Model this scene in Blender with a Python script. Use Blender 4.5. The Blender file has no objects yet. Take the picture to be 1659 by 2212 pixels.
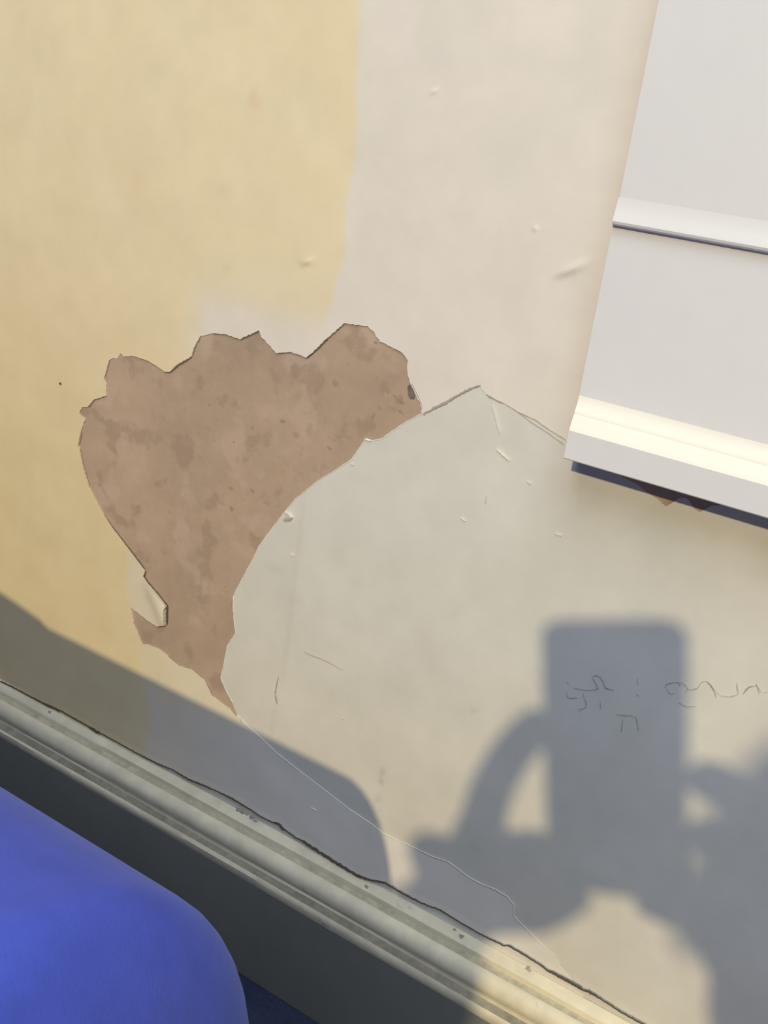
import bpy, bmesh, math, random
import numpy as np
from mathutils import Vector, Matrix
from mathutils.geometry import delaunay_2d_cdt
random.seed(7)
C = bpy.context.scene.collection
sc = bpy.context.scene

# ------------------------------------------------------------------ camera
W, H = 1659, 2212
CX, CY = W/2, H/2
FPX = 2433.3
XA = Vector((0.82670253, -0.28889449, 0.48280732))     # world x, y, z axes seen from the camera
YA = Vector((0.54581577, 0.20351685, -0.81281366))
ZA = Vector((0.13655796, 0.93547895, 0.32593106))
R = Matrix((XA, YA, ZA))
D = 0.4838                                              # the lens is 48 cm from the wall
CAM = Vector((0, -D, 0))
FLOOR = -0.515
cam = bpy.data.cameras.new('camera'); camo = bpy.data.objects.new('camera', cam); C.objects.link(camo)
camo.matrix_world = Matrix.Translation(CAM) @ R.to_4x4()
cam.sensor_fit = 'HORIZONTAL'; cam.sensor_width = 36; cam.lens = 36*FPX/W; cam.clip_start = 0.01
sc.camera = camo

# ------------------------------------------------------------------ light
world = bpy.data.worlds.new('world'); sc.world = world; world.use_nodes = True
bg = world.node_tree.nodes['Background']
bg.inputs[0].default_value = (0.95, 0.95, 0.93, 1); bg.inputs[1].default_value = 0.115
SUN = Vector((-0.23541295, 0.89484621, -0.37925057)).normalized()   # the way the low sun travels
sl = bpy.data.lights.new('sun', 'SUN'); so = bpy.data.objects.new('sun', sl); C.objects.link(so)
sl.energy = 1.85; sl.color = (1.0, 0.84, 0.50); sl.angle = math.radians(1.1)
so.rotation_euler = SUN.to_track_quat('-Z', 'Y').to_euler()
al = bpy.data.lights.new('window_skylight', 'AREA'); ao = bpy.data.objects.new('window_skylight', al); C.objects.link(ao)
al.shape = 'RECTANGLE'; al.size = 0.9; al.size_y = 1.1; al.energy = 17; al.color = (0.75, 0.86, 1.0)
ao.location = (0.20, -1.0, 1.05)
ao.rotation_euler = (Vector((-0.2, 0, 0.0))-ao.location).to_track_quat('-Z', 'Y').to_euler()
sc.view_settings.view_transform = 'Standard'; sc.view_settings.look = 'None'
sc.view_settings.exposure = 0.0; sc.view_settings.gamma = 1; sc.view_settings.use_curve_mapping = False

# ------------------------------------------------------------------ helpers
def ray(p): return R @ Vector(((p[0]-CX)/FPX, -(p[1]-CY)/FPX, -1))
def at(p, y=0.0):                                       # point of the plane y = const seen at a pixel
    r = ray(p); return CAM + r*((y+D)/r.y)
def sp(px, py, d=0.0):                                  # point whose sun shadow falls at a spot of the wall, d behind the lens
    w = at((px, py)); f = R @ Vector((0, 0, -1))
    t = ((w-CAM).dot(f)+d)/SUN.dot(f); return w - SUN*t
def setp(o, label=None, cat=None, group=None, kind=None):
    for k, v in (('label', label), ('category', cat), ('group', group), ('kind', kind)):
        if v: o[k] = v
    return o
def mesh_obj(name, verts, faces, m, parent=None, smooth=False, cols=None):
    me = bpy.data.meshes.new(name); me.from_pydata([tuple(v) for v in verts], [], faces); me.update()
    me.materials.append(m)
    if smooth: me.polygons.foreach_set('use_smooth', [True]*len(me.polygons))
    if cols is not None:
        a = me.color_attributes.new('tint', 'FLOAT_COLOR', 'POINT')
        a.data.foreach_set('color', np.asarray(cols, dtype=np.float32).ravel())
    o = bpy.data.objects.new(name, me); C.objects.link(o)
    if parent: o.parent = parent
    return o
def empty(name, loc):
    o = bpy.data.objects.new(name, None); C.objects.link(o); o.location = loc; o.empty_display_size = .05; return o

def mat(name, col=(.8, .8, .8), rough=.6, attr=False, blotch=0.05, bscale=12, fine=0.03, fscale=90, bump=0.1, bdist=.0006, bsc=250,
        dark=None, dscale=60, dth=.62, light=None, lscale=25, lth=.6, sheen=0, spec=.5, stretch=(1, 1, 1)):
    m = bpy.data.materials.new(name); m.use_nodes = True; nt = m.node_tree; N = nt.nodes; L = nt.links
    b = N['Principled BSDF']; b.inputs['Roughness'].default_value = rough; b.inputs['Specular IOR Level'].default_value = spec
    if sheen:
        b.inputs['Sheen Weight'].default_value = sheen; b.inputs['Sheen Roughness'].default_value = .5
    g = N.new('ShaderNodeNewGeometry')
    mp = N.new('ShaderNodeMapping'); mp.inputs['Scale'].default_value = stretch; L.new(g.outputs['Position'], mp.inputs[0])
    pos = mp.outputs[0]
    if attr:
        at_ = N.new('ShaderNodeAttribute'); at_.attribute_name = 'tint'; cur = at_.outputs['Color']
    else:
        rgb = N.new('ShaderNodeRGB'); rgb.outputs[0].default_value = (*col, 1); cur = rgb.outputs[0]
    def noise(s, det=3, ro=.55):
        n = N.new('ShaderNodeTexNoise'); n.inputs['Scale'].default_value = s; n.inputs['Detail'].default_value = det
        n.inputs['Roughness'].default_value = ro; L.new(pos, n.inputs['Vector']); return n
    def vary(cur, s, amt, det=3):
        n = noise(s, det); mr = N.new('ShaderNodeMapRange')
        mr.inputs['From Min'].default_value = .3; mr.inputs['From Max'].default_value = .7
        mr.inputs['To Min'].default_value = 1-amt; mr.inputs['To Max'].default_value = 1+amt
        L.new(n.outputs['Fac'], mr.inputs['Value'])
        mx = N.new('ShaderNodeVectorMath'); mx.operation = 'SCALE'
        L.new(cur, mx.inputs[0]); L.new(mr.outputs[0], mx.inputs['Scale']); return mx.outputs[0]
    def over(cur, s, th, c2, amt, det=4, w=.08, ro=.55):
        n = noise(s, det, ro); r = N.new('ShaderNodeMapRange'); r.inputs['From Min'].default_value = th; r.inputs['From Max'].default_value = th+w
        r.inputs['To Max'].default_value = amt
        L.new(n.outputs['Fac'], r.inputs['Value'])
        x = N.new('ShaderNodeMix'); x.data_type = 'RGBA'; L.new(r.outputs[0], x.inputs['Factor']); L.new(cur, x.inputs['A'])
        x.inputs['B'].default_value = (*c2, 1); return x.outputs['Result']
    if blotch: cur = vary(cur, bscale, blotch)
    if fine: cur = vary(cur, fscale, fine, 5)
    if light: cur = over(cur, lscale, lth, light, .55)
    if dark: cur = over(cur, dscale, dth, dark, .6)
    L.new(cur, b.inputs['Base Color'])
    if bump:
        n = noise(bsc, 4); bp = N.new('ShaderNodeBump'); bp.inputs['Strength'].default_value = bump; bp.inputs['Distance'].default_value = bdist
        L.new(n.outputs['Fac'], bp.inputs['Height']); L.new(bp.outputs[0], b.inputs['Normal'])
    return m

M = {}
M['plaster'] = mat('brown_plaster', (.45, .33, .242), .85, blotch=.13, bscale=11, fine=.05, fscale=90, dark=(.335, .24, .175), dscale=48, dth=.55,
                   light=(.54, .40, .315), lscale=30, lth=.54, bump=.25)
M['paper'] = mat('painted_paper', attr=True, rough=.6, blotch=.03, bscale=22, fine=.02, fscale=70, bump=.12, bsc=160, spec=.3)
M['old_paint'] = mat('old_paint', attr=True, rough=.6, blotch=.035, bscale=16, fine=.03, fscale=60, bump=.15, bsc=140, spec=.3)
M['torn'] = mat('torn_paper_white', (.80, .78, .73), .8, fine=.06)
M['crackm'] = mat('dark_crack', (.10, .08, .06), .9)  # for real cracks, and for shade painted along the lifted flap
M['soft_crack'] = mat('grey_crack', (.40, .37, .34), .9)
M['pencil'] = mat('pencil', (.40, .39, .39), .9, blotch=.3, bscale=120)
M['gloss'] = mat('white_gloss_paint', (.755, .742, .745), .26, blotch=.015, bscale=9, fine=.01, bump=.06, bsc=60, bdist=.0008)
M['bright'] = mat('fresh_white_gloss', (.93, .90, .82), .22, blotch=.01, fine=.0, bump=.04, bsc=60, bdist=.0008)  # sunlight on the lower moulding put into a brighter, warmer white
M['rail'] = mat('cream_gloss_paint', (.82, .735, .54), .40, blotch=.08, bscale=30, fine=.05, fscale=120, bump=.3, bsc=180,
                dark=(.34, .32, .26), dscale=80, dth=.66)
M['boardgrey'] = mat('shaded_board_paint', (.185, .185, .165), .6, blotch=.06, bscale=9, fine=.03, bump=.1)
M['carpet'] = mat('navy_floor', (.030, .040, .085), .95, blotch=.15, bscale=40, fine=.2, fscale=400, bump=.5, bsc=900)
M['blue'] = mat('blue_flock', (.068, .105, .56), .9, blotch=.07, bscale=16, fine=.08, fscale=55, bump=.35, bsc=700, sheen=.15, spec=.1)
M['skin'] = mat('skin', (.62, .40, .30), .5)
M['shirt'] = mat('grey_cloth', (.20, .22, .26), .9)
M['trousers'] = mat('dark_cloth', (.05, .06, .09), .9)
M['hair'] = mat('brown_hair', (.06, .035, .02), .7)
M['phone'] = mat('black_phone', (.02, .02, .02), .3)
M['glass'] = mat('phone_glass', (.01, .01, .012), .1)
M['eye'] = mat('eye_white', (.8, .8, .8), .2)

# ------------------------------------------------------------------ outlines on the wall, traced then laid on the wall plane
def xz(p, y=0.0): w = at(p, y); return (w.x, w.z)
PATCH_TOP = [(912,893),(913,881),(902,857),(888,828),(882,809),(882,780),(868,761),(849,750),(823,738),(808,715),(796,704),(745,698),
  (709,730),(680,758),(662,773),(647,766),(627,760),(598,763),(584,746),(566,727),(562,714),(536,725),(519,733),(487,722),(459,720),(434,726),
  (420,751),(415,770),(386,787),(367,803),(355,803),(338,790),(319,779),(300,774),(290,769),(268,770),(261,763),(254,775),(246,773),(237,778),
  (225,819),(231,828),(230,855),(203,864),(191,879),(179,879),(173,893),(186,905),(177,930),(169,963),(173,966),(179,1002),(193,1050),(217,1098),
  (240,1136),(269,1174),(295,1208),(315,1233),(310,1245),(320,1259),(342,1284),(360,1307),(358,1324),(359,1350),(342,1353),(324,1342),(305,1328),
  (284,1311),(291,1350),(300,1371),(308,1391),(320,1392),(331,1396),(342,1400),(363,1416),(387,1436),(416,1445),(442,1467),(450,1483),(459,1503),
  (479,1519),(495,1529),(508,1547),(513,1545)]
PATCH_RIGHT = [(513,1545),(503,1519),(488,1491),(477,1465),(484,1433),(492,1393),(509,1368),(504,1317),(504,1288),(515,1266),(542,1216),
  (562,1176),(589,1140),(613,1108),(637,1079),(685,1040),(724,1016),(760,992),(782,959),(791,948),(806,952),(825,948),(844,934),(883,908),(912,893)]
GREEN_TOP = [(912,893),(960,870),(996,848),(1038,832),(1050,851),(1089,872),(1119,890),(1156,905),(1189,928),(1222,949),(1290,990)]
GREEN_LEFT = [(513,1545),(530,1564),(568,1599),(601,1630),(643,1663),(706,1711),(751,1746),(806,1783),(830,1801),(878,1824),(932,1850),(968,1862),
  (983,1873),(1010,1894),(1040,1910),(1070,1922),(1095,1937),(1110,1955),(1110,1980),(1131,2001),(1161,2031),(1191,2058),(1209,2085),(1230,2109),(1262,2150)]
def rough(path, step=.0011, amp=.00022, seed=1):
    rnd = random.Random(seed); pts = [Vector(xz(p)) for p in path]; out = [pts[0]]
    for a, b in zip(pts, pts[1:]):
        n = max(1, int((b-a).length/step)); d = b-a
        nn = Vector((-d.y, d.x)).normalized() if d.length > 0 else Vector((0, 0))
        for k in range(1, n+1):
            q = a+d*(k/n)
            if k < n: q = q+nn*rnd.uniform(-amp, amp)
            out.append(q)
    return [(q.x, q.y) for q in out]
pT = rough(PATCH_TOP, amp=.0003, seed=2); pR = rough(PATCH_RIGHT, amp=.0003, seed=3)
gT = rough(GREEN_TOP, seed=4); gL = rough(GREEN_LEFT, seed=5)
X0, X1, Z0, Z1 = -1.45, 0.95, FLOOR, 1.05
ZR = -0.50                                             # layers run on down behind the skirting
gTe = gT[-1]
cream_out = [(X0, Z1), (X0, ZR)] + [(gL[-1][0], ZR)] + gL[::-1] + pT[::-1][1:] + gT[1:] + [(X1, gTe[1]), (X1, Z1)]
green_out = pR + gT[1:] + [(X1, gTe[1]), (X1, ZR), (gL[-1][0], ZR)] + gL[::-1][:-1]
# chip under the white trim
CHIP = [(1296,1000),(1310,1012),(1340,1027),(1378,1046),(1398,1062),(1410,1070),(1424,1080),(1440,1094),(1454,1085),(1466,1076),(1480,1074),(1490,1082),
        (1500,1098),(1512,1106),(1526,1099),(1538,1092),(1560,1090),(1560,1060),(1440,1000)]
chip = rough(CHIP, amp=.0002, seed=8)
def inside(px, pz, poly):
    poly = np.array(poly); x0, y0 = poly[:, 0], poly[:, 1]; x1, y1 = np.roll(x0, -1), np.roll(y0, -1)
    res = np.zeros(len(px), bool)
    for a, b, c, d in zip(x0, y0, x1, y1):
        if b == d: continue
        k = ((b > pz) != (d > pz)) & (px < (c-a)*(pz-b)/(d-b)+a); res ^= k
    return res
def near(px, pz, pts, r):
    cell = {}
    for x, z in pts: cell.setdefault((int(x//r), int(z//r)), []).append((x, z))
    out = np.zeros(len(px), bool)
    for i, (x, z) in enumerate(zip(px, pz)):
        cx, cz = int(x//r), int(z//r)
        for u in (-1, 0, 1):
            for v in (-1, 0, 1):
                for (a, b) in cell.get((cx+u, cz+v), ()):
                    if (a-x)**2+(b-z)**2 < r*r: out[i] = True; break
    return out
def layer(name, outline, hole, y, colf, m, parent, step, dispf=None, skirt_from=None):
    gx, gz = np.meshgrid(np.arange(-.66, 0.02, step), np.arange(-.46, .12, step)); gx = gx.ravel(); gz = gz.ravel()
    rnd = np.random.RandomState(3); gx = gx+rnd.uniform(-.1, .1, len(gx))*step; gz = gz+rnd.uniform(-.1, .1, len(gz))*step
    for (u, v, rx, rz, h) in (BLIST if dispf is relief else []):
        cx, cz = xz((u, v)); a, b = np.meshgrid(np.arange(-2.5*rx, 2.5*rx, .0008), np.arange(-2.5*rx, 2.5*rx, .0008)); a = a.ravel(); b = b.ravel()
        q = (a/(2.5*rx))**2+(b/(2.5*rx))**2 < 1; gx = np.concatenate([gx, a[q]+cx+.00013]); gz = np.concatenate([gz, b[q]+cz+.00017])
    k = inside(gx, gz, outline)
    if hole: k &= ~inside(gx, gz, hole)
    gx, gz = gx[k], gz[k]
    k = ~near(gx, gz, outline+(hole or []), step*.45); gx, gz = gx[k], gz[k]
    vs = [Vector(p) for p in outline]; n = len(vs); es = [(i, (i+1) % n) for i in range(n)]
    loops = [list(range(n))]
    if hole:
        b = len(vs); vs += [Vector(p) for p in hole]; h = len(hole); es += [(b+i, b+(i+1) % h) for i in range(h)]
    vs += [Vector((a, b)) for a, b in zip(gx, gz)]
    ov, oe, of, a1, a2, a3 = delaunay_2d_cdt(vs, es, [], 0, 1e-7)
    P = np.array([(v.x, v.y) for v in ov]); tri = np.array([f for f in of if len(f) == 3])
    cen = P[tri].mean(1); k = inside(cen[:, 0], cen[:, 1], outline)
    if hole: k &= ~inside(cen[:, 0], cen[:, 1], hole)
    tri = tri[k]
    a, b, c = P[tri[:, 0]], P[tri[:, 1]], P[tri[:, 2]]
    ccw = ((b-a)[:, 0]*(c-a)[:, 1]-(b-a)[:, 1]*(c-a)[:, 0]) > 0      # seen from -y, x right, z up
    tri[~ccw] = tri[~ccw][:, ::-1]
    yy = np.full(len(P), y)
    if dispf is not None: yy = yy+dispf(P)
    V = np.column_stack([P[:, 0], yy, P[:, 1]]); cols = colf(P)
    cnt = {}
    for t in tri:
        for i in range(3):
            e = (int(t[i]), int(t[(i+1) % 3])); cnt[e] = 1
    bd = [e for e in cnt if (e[1], e[0]) not in cnt]
    F = [tuple(int(i) for i in t) for t in tri]; idx = {}; extra = []; ec = []
    for e in bd:
        for i in e:
            if i not in idx: idx[i] = len(V)+len(extra); extra.append((V[i][0], -.00002, V[i][2])); ec.append(cols[i])
        F.append((e[1], e[0], idx[e[0]], idx[e[1]]))
    V = np.vstack([V, extra]); cols = np.vstack([cols, ec])
    return mesh_obj(name, V, F, m, parent, cols=cols)

# paint colours of the wall as a function of the place on it
def smooth(t): t = np.clip(t, 0, 1); return t*t*(3-2*t)
def vnoise(P, s, seed):
    rs = np.random.RandomState(seed); G = rs.rand(128, 128); u = P[:, 0]*s+50; v = P[:, 1]*s+50
    i, j = np.floor(u).astype(int), np.floor(v).astype(int); a, b = smooth(u-i), smooth(v-j)
    g = lambda x, y: G[x % 128, y % 128]
    return (g(i, j)*(1-a)+g(i+1, j)*a)*(1-b)+(g(i, j+1)*(1-a)+g(i+1, j+1)*a)*b
def lin_x(z, pts):
    pts = sorted(((xz(p)[1], xz(p)[0]) for p in pts)); return np.interp(z, [a for a, b in pts], [b for a, b in pts])
YEL = np.array([.80, .69, .465]); CRM = np.array([.770, .715, .640]); GRN = np.array([.685, .668, .615])
spots = [(548,212,12,22,(.72,.52,.40),.55),(560,225,10,14,(.78,.55,.42),.4),(482,408,18,14,(.76,.56,.42),.35),(310,360,45,40,(.80,.62,.42),.25),
         (330,160,60,40,(.70,.64,.42),.2),(490,580,14,10,(.60,.50,.32),.3),(660,570,22,7,(.60,.50,.32),.5),(720,140,60,90,(.80,.70,.42),.2),(1085,50,16,22,(.86,.74,.64),.4),
         (1100,350,55,60,(.66,.65,.56),.16),(1240,215,50,60,(.66,.65,.58),.12),(300,420,90,60,(.78,.62,.40),.15)]
def spotmix(P, col, lst):
    for sx, sy, rx, ry, c2, a in lst:
        x, z = xz((sx, sy)); d = ((P[:, 0]-x)/(rx*.00024))**2+((P[:, 1]-z)/(ry*.00024))**2
        k = (a*np.exp(-d))[:, None]; col = col*(1-k)+np.array(c2)*k
    return col
def cream_col(P):
    x, z = P[:, 0], P[:, 1]; wob = (vnoise(P, 120, 5)-.5)*.0018
    b1 = lin_x(z, [(780,-900),(777,0),(772,200),(770,330),(752,440),(743,560),(722,640),(700,700),(690,760)])
    b2 = lin_x(z, [(424,-900),(424,600),(418,700),(400,850),(300,1120),(276,1200),(284,1310),(300,1400),(322,1500),(316,1700),(310,1800)])
    zy = xz((580, 590))[1]
    up = smooth((z-zy+.020)/.036)
    m1 = smooth((b1+wob-x)/.0050+.5); m2 = smooth((b2+wob*3-x)/(.008+.020*smooth((z+.20)/.05))+.5)
    zlow = xz((580, 725))[1]
    half = .85*smooth((z-zlow)/.026)
    low = xz((420, 1400))[1]
    half = half+.45*smooth((low-z)/.01)*smooth((x*0+xz((540,1600))[0]-x)/.01)*smooth((z-xz((420,1560))[1])/.02)
    msk = m2+(1-m2)*m1*(up+(1-up)*half)
    msk = np.clip(msk*(.94+.12*vnoise(P, 30, 9)), 0, 1)[:, None]
    col = YEL*msk+CRM*(1-msk)
    # the yellow deepens low on the left, with the light's falloff tinted in
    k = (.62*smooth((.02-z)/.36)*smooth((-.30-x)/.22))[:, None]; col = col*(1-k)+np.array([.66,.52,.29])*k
    # worn pale line beside the white trim
    v = (vnoise(P, 60, 12)-.5)[:, None]*np.array([.03, .025, .03]); col = col+v
    col = spotmix(P, col, spots)
    return np.column_stack([np.clip(col, 0, 1), np.ones(len(P))])
gspots = [(620,1250,40,50,(.60,.58,.53),.35),(600,1150,30,40,(.62,.60,.58),.3),(590,1225,30,8,(.45,.44,.38),.25),(640,1290,26,8,(.48,.46,.40),.2),(1030,1838,8,6,(.4,.4,.35),.3),
          (1025,1537,7,5,(.42,.38,.30),.35),(920,1380,30,60,(.60,.56,.46),.15),(1440,1140,60,60,(.62,.66,.60),.3),(980,1330,10,10,(.5,.47,.4),.2),
          (825,1665,5,10,(.30,.29,.22),.5),(824,1685,6,8,(.30,.29,.22),.55),(820,1725,6,8,(.32,.30,.24),.5),(820,1745,4,14,(.4,.38,.3),.4),(480,1590,5,8,(.3,.3,.2),.4)]
def green_col(P):
    z = P[:, 1]; x = P[:, 0]
    k = smooth((-.20-z)/.22)[:, None]*.9
    col = GRN*(1-k)+np.array([.665, .615, .525])*k
    # vertical line where an older coat ends
    b = lin_x(z, [(672,900),(655,1090),(640,1250),(620,1400),(600,1520),(560,1700)])
    k = (smooth((b-x)/.001+.5))[:, None]*.10; col = col*(1-k)+np.array([.60,.55,.47])*k
    k = (np.exp(-((b-x)/.0008)**2)*.13)[:, None]; col = col*(1-k)+np.array([.38,.36,.30])*k
    k = smooth((x-xz((1350,1250))[0])/.06)[:, None]*.5; col = col*(1-k)+np.array([.71,.67,.61])*k
    v = (vnoise(P, 45, 22)-.5)[:, None]*np.array([.045, .035, .04]); col = col+v
    col = spotmix(P, col, gspots)
    return np.column_stack([np.clip(col, 0, 1), np.ones(len(P))])
BLIST = ((1242, 578, .0070, .0024, .0010), (1222, 588, .005, .0018, .0004), (940, 198, .0025, .0012, .0004), (665, 566, .0045, .0014, .0005), (1158, 494, .0016, .0014, .0004))
def relief(P):                                        # the wall is not quite flat; the paper lifts along one tear
    x, z = P[:, 0], P[:, 1]
    d = -(vnoise(P, 18, 31)-.5)*.0006-(vnoise(P, 70, 33)-.5)*.00022
    a = Vector(xz((315, 1233))); b = Vector(xz((359, 1340))); ab = b-a
    t = np.clip(((x-a.x)*ab.x+(z-a.y)*ab.y)/ab.length_squared, 0, 1)
    dist = np.hypot(x-(a.x+ab.x*t), z-(a.y+ab.y*t))
    d = d-.0018*np.exp(-(dist/.006)**2)*smooth(t*2.2)
    # blister by the white trim
    for (u, v, rx, rz, h) in BLIST:
        cx, cz = xz((u, v)); dx, dz = x-cx, z-cz; e = dx*.85+dz*.52; g = -dx*.52+dz*.85
        d = d-h*np.exp(-(e/rx)**2-(g/rz)**2)
    return d

# ------------------------------------------------------------------ the setting
def box(name, a, b, m, parent=None):
    (x0, y0, z0), (x1, y1, z1) = a, b
    v = [(x0,y0,z0),(x1,y0,z0),(x1,y1,z0),(x0,y1,z0),(x0,y0,z1),(x1,y0,z1),(x1,y1,z1),(x0,y1,z1)]
    f = [(0,3,2,1),(4,5,6,7),(0,1,5,4),(1,2,6,5),(2,3,7,6),(3,0,4,7)]
    return mesh_obj(name, v, f, m, parent)
wall = box('wall_back', (X0, 0, FLOOR), (X1, .1, Z1), M['plaster'])
setp(wall, 'old painted wall with peeling layers and a bare brown plaster patch', 'wall', kind='structure')
fl = box('floor', (X0, -2.4, FLOOR-.05), (X1, .1, FLOOR), M['carpet'])
setp(fl, 'dark navy floor just below the skirting board', 'floor', kind='structure')
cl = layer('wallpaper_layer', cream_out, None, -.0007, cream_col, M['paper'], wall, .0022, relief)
cl['label'] = 'upper coat, yellow on the left and cream on the right'
gl = layer('old_paint_layer', green_out, chip, -.0004, green_col, M['old_paint'], wall, .0030,
           lambda P: -(vnoise(P, 22, 41)-.5)*.0005*0.5)
gl['label'] = 'pale grey green older coat inside the torn outline'

def strip(name, paths, m, parent, y=-.0010, th=.00012, seed=0, wob=.0001):
    """thin raised ribbons; paths = [(pixel points, half-width in m or list)]"""
    rnd = random.Random(seed); V = []; F = []
    for path, hw in paths:
        pts = [Vector(xz(p, y)) for p in path]; q = [pts[0]]; ws = []
        hs = hw if isinstance(hw, (list, tuple)) else [hw]*len(path); wl = [hs[0]]
        for (a, b, h0, h1) in zip(pts, pts[1:], hs, hs[1:]):
            n = max(1, int((b-a).length/.0012))
            for k in range(1, n+1):
                t = k/n; q.append(a.lerp(b, t)+Vector((rnd.uniform(-wob, wob), rnd.uniform(-wob, wob))))
                wl.append((h0+(h1-h0)*t)*rnd.uniform(.7, 1.3))
        base = len(V); n = len(q)
        for i in range(n):
            d = (q[min(i+1, n-1)]-q[max(i-1, 0)])
            d = d.normalized() if d.length > 0 else Vector((1, 0)); nn = Vector((-d.y, d.x)); h = wl[i]*(.35 if i in (0, n-1) else 1)
            for sgn, yy in ((1, y+th), (.6, y), (-.6, y), (-1, y+th)):
                p = q[i]+nn*h*sgn; V.append((p.x, yy, p.y))
        for i in range(n-1):
            for k in range(3):
                a = base+i*4+k; F.append((a, a+1, a+5, a+4))
    o = mesh_obj(name, V, F, m, parent)
    bm = bmesh.new(); bm.from_mesh(o.data); bmesh.ops.recalc_face_normals(bm, faces=bm.faces); bm.to_mesh(o.data); bm.free()
    return o
mm = .001
# torn white paper edges
e1 = strip('torn_edge', [(PATCH_RIGHT[1:], .25*mm)], M['torn'], wall, y=-.0007, seed=11)
e2 = strip('torn_edge', [(GREEN_LEFT[:-2], [.22*mm]+[.34*mm]*(len(GREEN_LEFT)-7)+[.25*mm]*4)], M['torn'], wall, y=-.0011, th=.0003, seed=12)
e1['label'] = 'pale torn edge beside the brown patch'; e2['label'] = 'thin white torn line running down to the skirting'
# shade at the lifted coat's edge round the patch, drawn as dark ribbons
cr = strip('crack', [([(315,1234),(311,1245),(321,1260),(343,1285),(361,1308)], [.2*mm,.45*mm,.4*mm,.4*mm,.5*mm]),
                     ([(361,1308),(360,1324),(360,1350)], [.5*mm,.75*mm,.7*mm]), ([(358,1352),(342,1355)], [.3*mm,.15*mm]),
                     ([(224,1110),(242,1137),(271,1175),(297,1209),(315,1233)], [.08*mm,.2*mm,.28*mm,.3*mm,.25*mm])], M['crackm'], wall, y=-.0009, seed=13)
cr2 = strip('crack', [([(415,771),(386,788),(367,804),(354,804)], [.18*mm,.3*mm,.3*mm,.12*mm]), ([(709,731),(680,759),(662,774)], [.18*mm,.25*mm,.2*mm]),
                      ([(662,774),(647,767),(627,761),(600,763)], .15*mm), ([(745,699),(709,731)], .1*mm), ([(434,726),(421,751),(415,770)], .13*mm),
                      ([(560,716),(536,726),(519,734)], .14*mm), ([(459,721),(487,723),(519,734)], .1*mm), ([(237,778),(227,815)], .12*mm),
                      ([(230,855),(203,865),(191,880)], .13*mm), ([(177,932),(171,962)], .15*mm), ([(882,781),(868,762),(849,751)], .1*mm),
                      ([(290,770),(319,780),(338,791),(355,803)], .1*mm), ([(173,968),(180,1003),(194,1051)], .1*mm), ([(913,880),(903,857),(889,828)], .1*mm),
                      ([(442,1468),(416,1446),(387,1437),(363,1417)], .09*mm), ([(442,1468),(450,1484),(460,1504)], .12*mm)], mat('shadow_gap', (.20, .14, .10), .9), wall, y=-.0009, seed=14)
cr3 = strip('crack', [([(913,896),(940,880),(960,871),(996,850),(1020,838),(1038,832)], [.3*mm,.6*mm,.65*mm,.6*mm,.5*mm,.35*mm])], M['soft_crack'], wall, y=-.0009, seed=15, wob=.0002)
cr4 = strip('crack', [([(1050,851),(1056,856),(1075,866),(1092,873)], [.3*mm,.5*mm,.3*mm,.2*mm]), ([(1092,873),(1119,890),(1156,907),(1189,930),(1222,950)], .16*mm),
                      ([(1119,890),(1150,914),(1185,936),(1218,961)], .14*mm)], M['soft_crack'], wall, y=-.0009, seed=16)
cr5 = strip('scratch', [([(1062,874),(1070,900),(1078,935)], .1*mm), ([(1072,970),(1085,982),(1100,996)], [.45*mm,.5*mm,.15*mm]),
                        ([(1138,1040),(1146,1046)], .25*mm), ([(995,1118),(1004,1126)], .22*mm), ([(1198,1152),(1213,1158)], [.5*mm,.35*mm]),
                        ([(628,1196),(633,1202)], .3*mm), ([(786,948),(800,954)], .35*mm), ([(757,1001),(762,1005)], .3*mm),
                        ([(672,1745),(684,1752)], .12*mm), ([(738,1551),(742,1553)], .2*mm)], M['torn'], wall, y=-.0013, th=.0006, seed=17)
cr5['label'] = 'small pale nicks in the grey green coat'
cr6 = strip('scratch', [([(655,1408),(672,1416),(692,1423),(712,1432),(740,1448)], [.15*mm,.22*mm,.25*mm,.15*mm,.08*mm]),
                        ([(601,1462),(597,1480),(594,1500)], [.2*mm,.4*mm,.55*mm]), ([(594,1500),(598,1521)], [.5*mm,.6*mm]),
                        ([(519,1553),(522,1562)], .35*mm), ([(1050,1072),(1048,1090)], .1*mm)], mat('scuff', (.42, .37, .29), .9), wall, y=-.0008, seed=18)
cr6['label'] = 'dull brown scuffs on the grey green coat'
# lifted flake with a bright edge
def flake(pts, lift, m, parent, y=-.0007):
    V = []; n = len(pts)
    for (p, l) in zip(pts, lift): x, z = xz(p); V.append((x, y-l, z))
    for p in pts: x, z = xz(p); V.append((x, y+.0002, z))
    F = [tuple(range(n))]+[(i, n+i, n+(i+1) % n, (i+1) % n) for i in range(n)]
    o = mesh_obj('paint_flake', V, F, m, parent)
    bm = bmesh.new(); bm.from_mesh(o.data); bmesh.ops.recalc_face_normals(bm, faces=bm.faces); bm.to_mesh(o.data); bm.free(); return o
flake([(616,1105),(626,1108),(634,1117),(631,1121),(620,1115)], [.0006,.0012,.0012,.0005,.0001], M['torn'], wall)
flake([(618,1117),(631,1121),(634,1118),(630,1125),(618,1127),(612,1123)], [.0001,.0005,.0006,.0002,.0001,.0001], mat('flake_shade', (.45,.41,.36), .8), wall)
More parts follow.
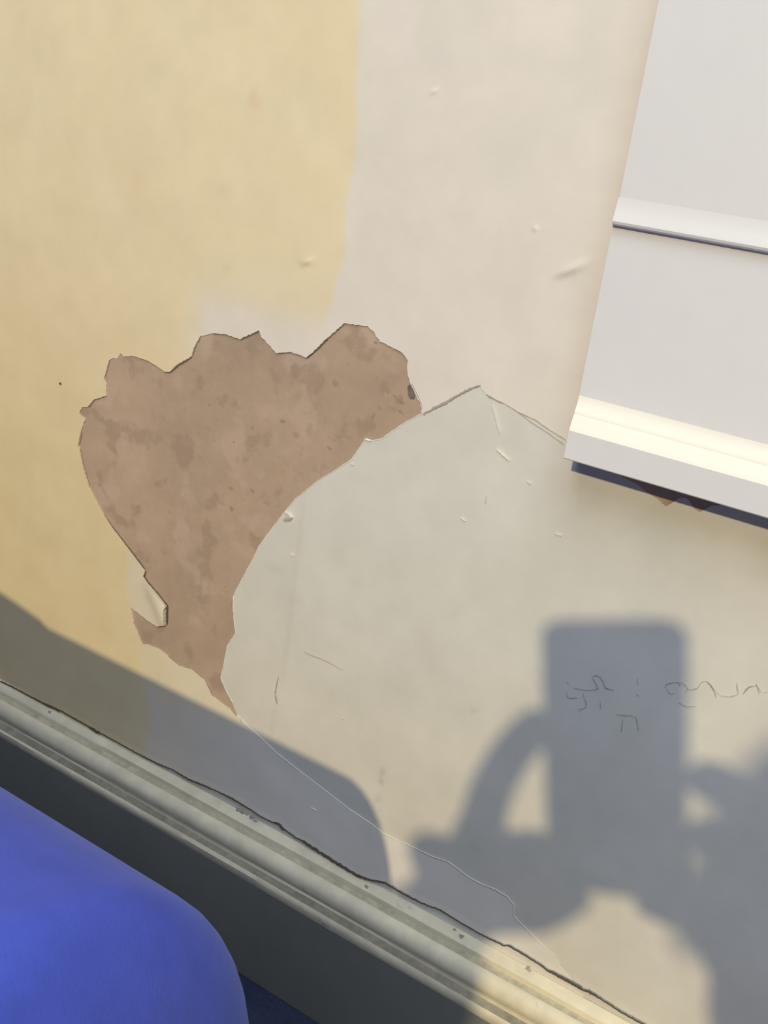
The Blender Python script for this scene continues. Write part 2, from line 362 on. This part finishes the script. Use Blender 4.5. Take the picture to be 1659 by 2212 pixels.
# knot of dark dirt at the right of the patch, nail hole on the left
def blob(name, p, rx, rz, m, y, parent, rot=0, seed=0, dome=.0002):
    rnd = random.Random(seed); cx, cz = xz(p); n = 18; V = [(cx, y-dome, cz)]
    for i in range(n):
        a = i/n*math.tau; r = rnd.uniform(.85, 1.12); u, v = rx*math.cos(a)*r, rz*math.sin(a)*r
        V.append((cx+u*math.cos(rot)-v*math.sin(rot), y, cz+u*math.sin(rot)+v*math.cos(rot)))
    return mesh_obj(name, V, [(0, 1+(i+1) % n, 1+i)[::-1] for i in range(n)], m, parent)
M['knot'] = mat('grey_dirt', (.17, .14, .125), .9, blotch=.3, bscale=300)
blob('dirt_spot', (889, 847), .0024, .0040, M['knot'], -.00015, wall, .35, 1)['label'] = 'dark grey spot at the right edge of the brown patch'
blob('nail_hole', (133, 828), .0009, .0008, M['crackm'], -.0013, wall, 0, 2)
blob('dirt_spot', (1291, 682), .0005, .0013, M['soft_crack'], -.0012, wall, .1, 3)
rs = random.Random(9)
# darker and paler dabs in the brown plaster
M['dab'] = mat('plaster_dark_dab', (.385, .27, .20), .9, blotch=.15, bscale=200); M['dabl'] = mat('plaster_pale_dab', (.52, .38, .30), .9, blotch=.1, bscale=200)
dabs = [(862,862,.0045,.003),(838,842,.003,.002),(726,830,.0042,.0022),(690,822,.002,.0013),(812,740,.0016,.001),(752,785,.0022,.001),(820,880,.002,.0018),(866,890,.003,.0012),
        (806,900,.0012,.003),(746,900,.0005,.0022),(712,968,.003,.001),(480,870,.0013,.0009),(452,875,.0016,.0011),(450,925,.0012,.001),(470,905,.0009,.0009),(428,935,.0009,.0008),
        (610,910,.0028,.0012),(505,955,.0008,.0009),(500,1055,.002,.0014),(545,1060,.0022,.0014),(500,1100,.002,.002),(300,1093,.001,.001),(290,1157,.0006,.0006),(575,1085,.003,.0012),
        (485,1268,.0008,.0006),(640,940,.0028,.002),(545,925,.001,.002),(365,1105,.001,.0008)]
V = []; F = []
for i, (u, v, a, b) in enumerate(dabs):
    rnd = random.Random(i+40); cx, cz = xz((u, v)); n = 14; b0 = len(V); ro = rnd.uniform(-.7, .2); V.append((cx, -.0001, cz))
    for k in range(n):
        t = k/n*math.tau; r = rnd.uniform(.6, 1.25)*.85; x, z = a*math.cos(t)*r, b*math.sin(t)*r
        V.append((cx+x*math.cos(ro)-z*math.sin(ro), -.00002, cz+x*math.sin(ro)+z*math.cos(ro)))
    F += [(b0, b0+1+k, b0+1+(k+1) % n) for k in range(n)]
db = mesh_obj('plaster_dabs', V, F, M['dab'], wall); db['label'] = 'darker dabs on the brown plaster'
# pencil handwriting
def hw(lst): return [(1200+a/3.614, 1400+b/3.614) for a, b in lst]
W1, W2 = .13*mm, .22*mm
pen = [([(88,262),(102,278)], .4*mm), ([(92,335),(85,368),(100,388),(140,390),(172,384)], W1), ([(140,312),(230,326),(310,326),(342,308)], W1),
       ([(285,232),(306,262),(325,300),(326,320)], W1), ([(285,225),(320,211),(350,228),(372,256)], W1), ([(350,228),(375,268),(388,300)], W2),
       ([(380,290),(395,310),(425,318),(462,326)], [.4*mm, .45*mm, W2, W1]), ([(215,350),(226,392),(238,428),(238,460),(205,478),(186,472)], W1),
       ([(232,410),(240,432)], W2), ([(180,470),(192,480)], .3*mm), ([(190,478),(194,500)], W1), ([(640,230),(641,290)], .08*mm), ([(634,360),(650,370)], .25*mm),
       ([(850,310),(868,282),(920,266),(985,270),(1015,290),(1032,322),(1012,346)], W1), ([(868,310),(882,345),(908,358),(930,345)], W1), ([(966,275),(976,295)], .38*mm),
       ([(1030,322),(1070,326),(1110,314),(1126,282),(1150,263),(1185,262)], W1), ([(1180,260),(1212,292),(1240,340),(1256,392)], [.4*mm,.35*mm,W2,W2]),
       ([(1215,300),(1260,350),(1300,374),(1360,382),(1425,362)], W1), ([(1415,272),(1421,320),(1428,360)], [.3*mm,.28*mm,.2*mm]),
       ([(1460,362),(1486,330),(1510,305),(1560,295)], [W1,.38*mm,W2,W1]), ([(1562,278),(1585,320),(1592,358)], W2), ([(1575,300),(1612,348)], W1), ([(1620,350),(1659,345)], W1),
       ([(964,424),(980,436)], .35*mm), ([(980,436),(1020,456),(1100,455)], .1*mm), ([(525,545),(520,600),(514,655)], W2), ([(470,518),(545,524),(600,525),(630,540)], W1),
       ([(536,524),(548,530)], .5*mm), ([(626,535),(640,590),(648,645)], W2), ([(350,415),(351,470)], .1*mm)]
pw = strip('handwriting', [(hw(a), b) for a, b in pen], M['pencil'], wall, y=-.0010, th=.0001, seed=20)
pw['label'] = 'faint scribbled pencil handwriting, hardly legible'

# skirting board: moulded top over a plain face
def extrude_profile(name, prof, x0, x1, m, parent=None, nseg=1, jitter=None, caps=True):
    V = []; F = []; n = len(prof)
    for s in range(nseg+1):
        x = x0+(x1-x0)*s/nseg
        for i, (p, z) in enumerate(prof):
            dp, dz = jitter(x, i) if jitter else (0, 0); V.append((x, -p-dp, z+dz))
    for s in range(nseg):
        for i in range(n-1):
            a = s*n+i; F.append((a, a+n, a+n+1, a+1))
    if caps: F.append(tuple(range(n))); F.append(tuple(range(nseg*n, nseg*n+n))[::-1])
    o = mesh_obj(name, V, F, m, parent)
    bm = bmesh.new(); bm.from_mesh(o.data); bmesh.ops.recalc_face_normals(bm, faces=bm.faces); bm.to_mesh(o.data); bm.free()
    for p in o.data.polygons: p.use_smooth = True
    o.data.set_sharp_from_angle(angle=math.radians(38))
    return o
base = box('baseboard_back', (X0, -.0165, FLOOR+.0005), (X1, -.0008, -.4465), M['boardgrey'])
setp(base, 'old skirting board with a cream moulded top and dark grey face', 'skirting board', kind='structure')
def jit(x, i):
    q = np.array([[x, i*.37]]); return (float(vnoise(q, 14, 60)[0]-.5)*.0006, float(vnoise(q, 11, 61)[0]-.5)*.0008)
prof = [(.0008,-.4465),(.0008,-.4140),(.0030,-.4146),(.0068,-.4172),(.0070,-.4184),(.0066,-.4206),(.0080,-.4212),(.0105,-.4212),(.0128,-.4226),(.0146,-.4250),(.0154,-.4280),
        (.0150,-.4312),(.0138,-.4334),(.0130,-.4352),(.0132,-.4368),(.0150,-.4378),(.0172,-.4386),(.0180,-.4402),(.0180,-.4425),(.0174,-.4445),(.0165,-.4465)]
md = extrude_profile('moulding', prof, X0, X1, M['rail'], base, 600, jit)
md.data.materials.append(mat('groove_dirt', (.54, .485, .35), .8, blotch=.15, bscale=90, fine=.15, fscale=300)); md.data.materials.append(mat('deep_groove_dirt', (.30, .27, .20), .8, blotch=.2, bscale=90, fine=.15, fscale=300))  # groove faces take darker tones than the rest of the moulding
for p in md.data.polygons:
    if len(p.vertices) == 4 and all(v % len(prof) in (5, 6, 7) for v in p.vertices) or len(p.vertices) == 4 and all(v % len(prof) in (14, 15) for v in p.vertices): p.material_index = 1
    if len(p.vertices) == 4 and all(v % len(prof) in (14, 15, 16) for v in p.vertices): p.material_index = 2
md['label'] = 'cream moulded top edge, chipped and grimy'
# crack between wall and moulding
CR = [(0,1472),(25,1484),(60,1503),(95,1521),(130,1536),(165,1556),(195,1573),(203,1580),(220,1587),(250,1603),(290,1626),(340,1651),(370,1663),(405,1684),(440,1698),(470,1711),
      (500,1726),(540,1750),(560,1764),(585,1776),(600,1780),(612,1792),(640,1812),(650,1816),(690,1843),(730,1868),(765,1888),(795,1901),(830,1908),(870,1932),(910,1952),(950,1967),
      (990,1992),(1035,2018),(1085,2043),(1100,2045),(1130,2063),(1165,2085),(1182,2098),(1220,2118),(1250,2136),(1275,2146),(1300,2161),(1340,2187),(1385,2212),(1430,2236)]
rnd = random.Random(5)
strip('crack', [(CR, [rnd.choice((.12,.18,.25,.32,.42))*mm for _ in CR])], M['crackm'], base, y=-.0034, th=.0010, seed=31, wob=.00018)
strip('crack', [([(190,1570),(205,1580),(215,1585)], .7*mm), ([(95,1521),(130,1537)], .7*mm), ([(650,1816),(690,1843),(730,1868),(770,1892),(792,1901)], [.6*mm,.8*mm,.75*mm,.6*mm,.2*mm]),
                ([(590,1778),(604,1783),(612,1796)], .6*mm), ([(1182,2098),(1220,2118),(1255,2137)], [.4*mm,.7*mm,.5*mm]), ([(1270,2141),(1275,2148)], .6*mm)],
      M['crackm'], base, y=-.0036, th=.0010, seed=32, wob=.0003)
# grime on the moulding, laid on its sloping top
def on_mould(p, pr=.0055):
    w = at(p, -pr); return w
M['grime'] = mat('grime', (.33, .31, .25), .9, blotch=.3, bscale=300)
def grime(spec):
    V = []; F = []
    for i, (u, v, r) in enumerate(spec):
        rn = random.Random(70+i); y = -.0052; w = at((u, v), y); z = -.4158-(0)+.0004; b0 = len(V); n = 9
        # project onto the sloping band of the moulding
        pr = CAM+(w-CAM)*1.0
        for it in range(6):
            zz = np.interp(-pr.y, [.0008,.003,.0068,.0074,.0082,.0105,.0128,.0146], [-.414,-.4146,-.4172,-.4190,-.4208,-.4212,-.4226,-.4250])+.0003
            d = (w-CAM); pr = CAM+d*((zz-CAM.z)/d.z)
        V.append(tuple(pr+Vector((0, -.0003, .0004))))
        for k in range(n):
            t = k/n*math.tau; rr = r*rn.uniform(.7, 1.8); a, b = rr*math.cos(t), rr*math.sin(t)
            V.append((pr.x+a*1.4, pr.y+b*.85, pr.z+b*.5+.0001))
        F += [(b0, b0+1+k, b0+1+(k+1) % n) for k in range(n)]
    return mesh_obj('grime_marks', V, F, M['grime'], base)
g = grime([(514,1749,.0010),(524,1756,.0009),(534,1758,.0008),(544,1767,.0011),(552,1773,.0008),(792,1915,.0007),(996,2022,.0009),(982,2008,.0006),(1140,2094,.0010),(107,1538,.0008)])
g['label'] = 'grey grime spots on the moulding'

# white glossy trim at the right
xl = -.1822
tp = [(.0002,-.118),(.0002,.60),(.0265,.60),(.0265,-.0165),(.0270,-.0195),(.0285,-.0230),(.0300,-.0252),(.0304,-.0262),(.0300,-.0272),(.0285,-.0278),(.0262,-.0282),(.0257,-.0290),(.0260,-.0305),
      (.0260,-.1012),(.0262,-.1028),(.0268,-.1046),(.0284,-.1064),(.0296,-.1076),(.0298,-.1084),(.0296,-.1090),(.0304,-.1094),(.0318,-.1101),(.0329,-.1115),(.0342,-.1131),(.0350,-.1143),
      (.0354,-.1152),(.0354,-.1276),(.0350,-.1281),(.0002,-.1281)]
def trim(name, prof, x0, x1, m, parent):
    V = []; F = []; n = len(prof)
    for p, z in prof:
        V.append((x0+(p-.0260)*.25, 0, z))
    for p, z in prof: V.append((x0+(p-.0260)*.25, -p, z))
    for p, z in prof: V.append((x1, -p, z))
    for s in range(2):
        for i in range(n-1):
            a = s*n+i; F.append((a, a+n, a+n+1, a+1))
    o = mesh_obj(name, V, F, m, parent); bm = bmesh.new(); bm.from_mesh(o.data)
    bmesh.ops.remove_doubles(bm, verts=bm.verts, dist=1e-6); bmesh.ops.recalc_face_normals(bm, faces=bm.faces); bm.to_mesh(o.data); bm.free()
    for p in o.data.polygons: p.use_smooth = True
    o.data.set_sharp_from_angle(angle=math.radians(24)); return o
def sub(z0, z1): return [(p, z) for p, z in tp[2:-1] if z1-1e-6 <= z <= z0+1e-6]
tr = trim('trim_1', [(.0002,.60)]+sub(.60,-.0165)+[(.0002,-.0165)], xl+.0005, .9, M['gloss'], None)
setp(tr, 'white gloss painted woodwork on the wall, with a bead and a stepped lower moulding', 'trim', kind='structure')
a = sub(-.0165,-.0305); trim('bead', [(.0002,-.0165)]+a+[(.0002,-.0305)], xl, .9, M['gloss'], tr)
a = sub(-.0305,-.1012); trim('panel', [(.0002,-.0305)]+a+[(.0002,-.1012)], xl, .9, M['gloss'], tr)
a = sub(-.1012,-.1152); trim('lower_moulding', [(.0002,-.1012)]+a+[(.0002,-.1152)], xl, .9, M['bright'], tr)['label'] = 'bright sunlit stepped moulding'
a = sub(-.1152,-.1281); trim('fascia', [(.0002,-.1152)]+a+[(.0002,-.1281)], xl, .9, M['gloss'], tr)

# ------------------------------------------------------------------ blue air mattress
RB = .1415; ZC = FLOOR+RB; YC = -.321; YN = -1.55
XE = -.166; EX = .053; XW = -1.36
mat_e = empty('air_mattress', ((XE+XW)/2, (YC+YN)/2, FLOOR))
setp(mat_e, 'blue velvety flocked air mattress with rounded edges lying beside the skirting board', 'air mattress')
def plan(off):                                         # rounded rectangle of the core line, grown by off
    pts = []; r = max(off, .0005); q = r*EX/RB
    cs = [(XE-EX, YC, 0), (XW+EX, YC, 90), (XW+EX, YN, 180), (XE-EX, YN, 270)]
    for cx, cy, a0 in cs:
        for k in range(25):
            t = math.radians(a0+k*90/24); pts.append((cx+q*math.cos(t), cy+r*math.sin(t)))
    return pts
V = []; F = []; nr = 28; npn = 100
def crown(x, y): return .004*math.sin(math.pi*min(1, max(0, (y-YN)/(YC-YN))))*0
for j in range(nr+1):
    a = math.pi/2-math.pi*j/nr; off = RB*math.cos(a); z = ZC+RB*math.sin(a)
    for (x, y) in plan(off): V.append((x, y, z))
for j in range(nr):
    for i in range(npn):
        p, q = j*npn+i, j*npn+(i+1) % npn; F.append((p, p+npn, q+npn, q))
F.append(tuple(range(npn))); F.append(tuple(range(nr*npn, nr*npn+npn))[::-1])
V = [Vector(v)-mat_e.location for v in V]
body = mesh_obj('flocked_body', V, F, M['blue'], mat_e, smooth=True)
# raised pillow at the far left end
V = []; F = []
nu, nv = 40, 20; px0, px1, py0, py1 = XW+.05, -.458, YC-.50, YC+.098; ph = .018
for i in range(nu+1):
    for j in range(nv+1):
        u, v = i/nu*2-1, j/nv*2-1; h = (max(0, 1-abs(u)**6)*max(0, 1-abs(v)**6))**.5
        x = (px0+px1)/2+u*(px1-px0)/2; y = (py0+py1)/2+v*(py1-py0)/2
        base_z = ZC+math.sqrt(max(0, RB**2-max(0, y-YC)**2)); V.append(Vector((x, y, base_z-.004+(ph+.004)*h))-mat_e.location)
for i in range(nu):
    for j in range(nv):
        p = i*(nv+1)+j; F.append((p, p+nv+1, p+nv+2, p+1))
mesh_obj('raised_pillow', V, F, M['blue'], mat_e, smooth=True)

# ------------------------------------------------------------------ the photographer and the phone, whose shadow falls on the wall
CX_, CY_, CZ_ = R @ Vector((1, 0, 0)), R @ Vector((0, 1, 0)), R @ Vector((0, 0, 1))
ph = empty('smartphone', CAM+CZ_*.010+CX_*(-.0285)+CY_*(-.061))
ph.matrix_world = Matrix.Translation(ph.location) @ R.to_4x4()
setp(ph, 'dark smartphone held upright, casting the rounded rectangular shadow on the wall', 'phone')
def rbox(name, w, h, t, r, zc, m, parent):
    bm = bmesh.new(); vs = []
    for (cx, cy, a0) in ((w/2-r, h/2-r, 0), (-w/2+r, h/2-r, 90), (-w/2+r, -h/2+r, 180), (w/2-r, -h/2+r, 270)):
        for k in range(9): a = math.radians(a0+k*90/8); vs.append(bm.verts.new((cx+r*math.cos(a), cy+r*math.sin(a), zc-t/2)))
    f = bm.faces.new(vs); e = bmesh.ops.extrude_face_region(bm, geom=[f])
    bmesh.ops.translate(bm, vec=(0, 0, t), verts=[g for g in e['geom'] if isinstance(g, bmesh.types.BMVert)])
    bmesh.ops.recalc_face_normals(bm, faces=bm.faces)
    me = bpy.data.meshes.new(name); bm.to_mesh(me); bm.free(); me.materials.append(m); o = bpy.data.objects.new(name, me); C.objects.link(o); o.parent = parent; return o
rbox('case', .0705, .138, .0078, .010, 0, M['phone'], ph)
rbox('screen', .064, .128, .0004, .004, .0041, M['glass'], ph)

def skin_mesh(name, joints, edges, m, parent, root=0, sub_=2):
    me = bpy.data.meshes.new(name); me.from_pydata([tuple(j[0]) for j in joints], edges, []); me.materials.append(m)
    o = bpy.data.objects.new(name, me); C.objects.link(o)
    s = o.modifiers.new('skin', 'SKIN'); s.use_smooth_shade = True
    me.skin_vertices[0].data[root].use_root = True
    for i, j in enumerate(joints):
        r = j[1] if isinstance(j[1], tuple) else (j[1], j[1]); me.skin_vertices[0].data[i].radius = r
    u = o.modifiers.new('sub', 'SUBSURF'); u.levels = sub_; u.render_levels = sub_
    if parent: o.parent = parent
    return o
J = []; E = []
def jn(p, r, prev=None):
    J.append((Vector(p), r)); i = len(J)-1
    if prev is not None: E.append((prev, i))
    return i
pel = jn((.40,-1.12,FLOOR+.13), .12)
sp1 = jn((.385,-1.08,-.24), .105, pel); sp2 = jn((.36,-1.03,-.12), .12, sp1); nk = jn((.33,-.985,-.03), .055, sp2)
HC = sp(1880,2035,.46)
hd0 = jn(HC+Vector((.02,-.03,-.062)), .060, nk); hd1 = jn(HC-Vector((0,0,.005)), .072, hd0); hd2 = jn(HC+Vector((.005,-.005,.045)), .050, hd1)
def arm(sh, el, wr, fo, side):
    s = jn(sh, .045, sp2); e = jn(el, .042, s); m1 = jn(Vector(el).lerp(wr, .45), .037, e); w = jn(wr, .028, m1); return w
# left hand
lw = arm((.215,-1.0,-.105), sp(830,2270,.27), sp(945,1990,.035), None, -1)
lp = jn(sp(1030,1905,.024), .032, lw)
def chain(prev, pts, r0):
    i = prev
    for k, p in enumerate(pts): i = jn(p, r0*(1-.07*k), i)
chain(lp, [sp(1040,1800,.020), sp(1056,1715,.014), sp(1098,1635,.004), sp(1155,1570,-.007), sp(1190,1560,-.008)], .0142)
chain(lp, [sp(1030,1850,.020), sp(1095,1838,.008), sp(1155,1832,-.006), sp(1190,1830,-.008)], .0128)
chain(lp, [sp(1050,1945,.022), sp(1110,1925,.008), sp(1155,1905,-.006), sp(1190,1895,-.008)], .0128)
chain(lp, [sp(1085,1985,.024), sp(1150,1985,.024), sp(1225,1945,.026), sp(1270,1915,.026)], .0125)
chain(lp, [sp(960,1860,.030), sp(878,1822,.030)], .0155)
# right hand
rw = arm((.50,-1.0,-.12), (.33,-.72,-.27), sp(1630,2060,.035), None, 1)
rp = jn(sp(1640,1900,.022), .030, rw)
chain(rp, [sp(1650,1760,.022), sp(1600,1715,.014), sp(1540,1690,.002), sp(1488,1670,-.007)], .0125)
chain(rp, [sp(1640,1820,.022), sp(1575,1812,.012), sp(1490,1808,-.006)], .0118)
chain(rp, [sp(1620,1940,.022), sp(1550,1940,.010), sp(1490,1930,-.006)], .0118)
chain(rp, [sp(1590,2010,.024), sp(1500,1985,.024), sp(1420,1955,.024), sp(1370,1940,.024)], .0108)
chain(rp, [sp(1580,1890,.040), sp(1500,1960,.036), sp(1440,1960,.028)], .0120)
# folded legs
for s in (-1, 1):
    h = jn((.40+.10*s,-1.10,FLOOR+.12), .085, pel); k = jn((.42+.30*s if s > 0 else .20,-.82,FLOOR+.13), .058, h)
    an = jn((.40+.02*s,-.74-.05*s,FLOOR+.052), .036, k); jn((.40-.14*s,-.70-.06*s,FLOOR+.035), .030, an)
person = skin_mesh('person', J, E, M['skin'], None)
setp(person, 'seated person in grey top leaning in and holding the phone, seen only as a shadow', 'person')
def cover(name, idx_edges, grow, m):
    used = sorted({i for e in idx_edges for i in e}); mp = {i: k for k, i in enumerate(used)}
    jj = [(J[i][0], J[i][1]+grow) for i in used]; return skin_mesh(name, jj, [(mp[a], mp[b]) for a, b in idx_edges], m, person, root=0)
def sub_edges(cond): return [e for e in E if cond(e)]
arm_idx = [i for i, (p, r) in enumerate(J) if (.0335 <= r <= .0455 or r == .028) and p.z > FLOOR+.1 and i > hd2]
core = {pel, sp1, sp2}; shirt_set = core | set(arm_idx)
cover('shirt', sub_edges(lambda e: e[0] in shirt_set and e[1] in shirt_set), .010, M['shirt'])
nleg = len(J)-8; legs = {pel} | {nleg, nleg+1, nleg+2, nleg+4, nleg+5, nleg+6}
cover('trousers', sub_edges(lambda e: e[0] in legs and e[1] in legs), .009, M['trousers'])
# hair, eyes, nose, mouth, ears on the head
hc = HC.copy(); look = (CAM-hc).normalized(); side = look.cross(Vector((0, 0, 1))).normalized(); upv = side.cross(look).normalized()
FR = Matrix((side, look, upv)).transposed()
def lump(name, c, r, m, cut=None):
    bm = bmesh.new(); bmesh.ops.create_uvsphere(bm, u_segments=24, v_segments=16, radius=1)
    for v in bm.verts: v.co = Vector((v.co.x*r[0], v.co.y*r[1], v.co.z*r[2]))
    if cut: bmesh.ops.delete(bm, geom=[v for v in bm.verts if cut(v.co)], context='VERTS')
    me = bpy.data.meshes.new(name); bm.to_mesh(me); bm.free(); me.materials.append(m)
    for p in me.polygons: p.use_smooth = True
    o = bpy.data.objects.new(name, me); C.objects.link(o); o.parent = person
    o.matrix_world = Matrix.Translation(hc+FR @ Vector(c)) @ FR.to_4x4(); return o
lump('hair', (0, -.012, .022), (.082, .092, .085), M['hair'], cut=lambda c: c.y > .03 and c.z < .035)
for s in (-1, 1):
    lump('eye', (.030*s, .066, .0), (.012, .010, .008), M['eye']); lump('ear', (.076*s, -.005, -.005), (.010, .018, .030), M['skin'])
lump('nose', (0, .076, -.018), (.012, .018, .022), M['skin']); lump('mouth', (0, .066, -.048), (.024, .010, .007), mat('lips', (.5, .22, .2), .5))
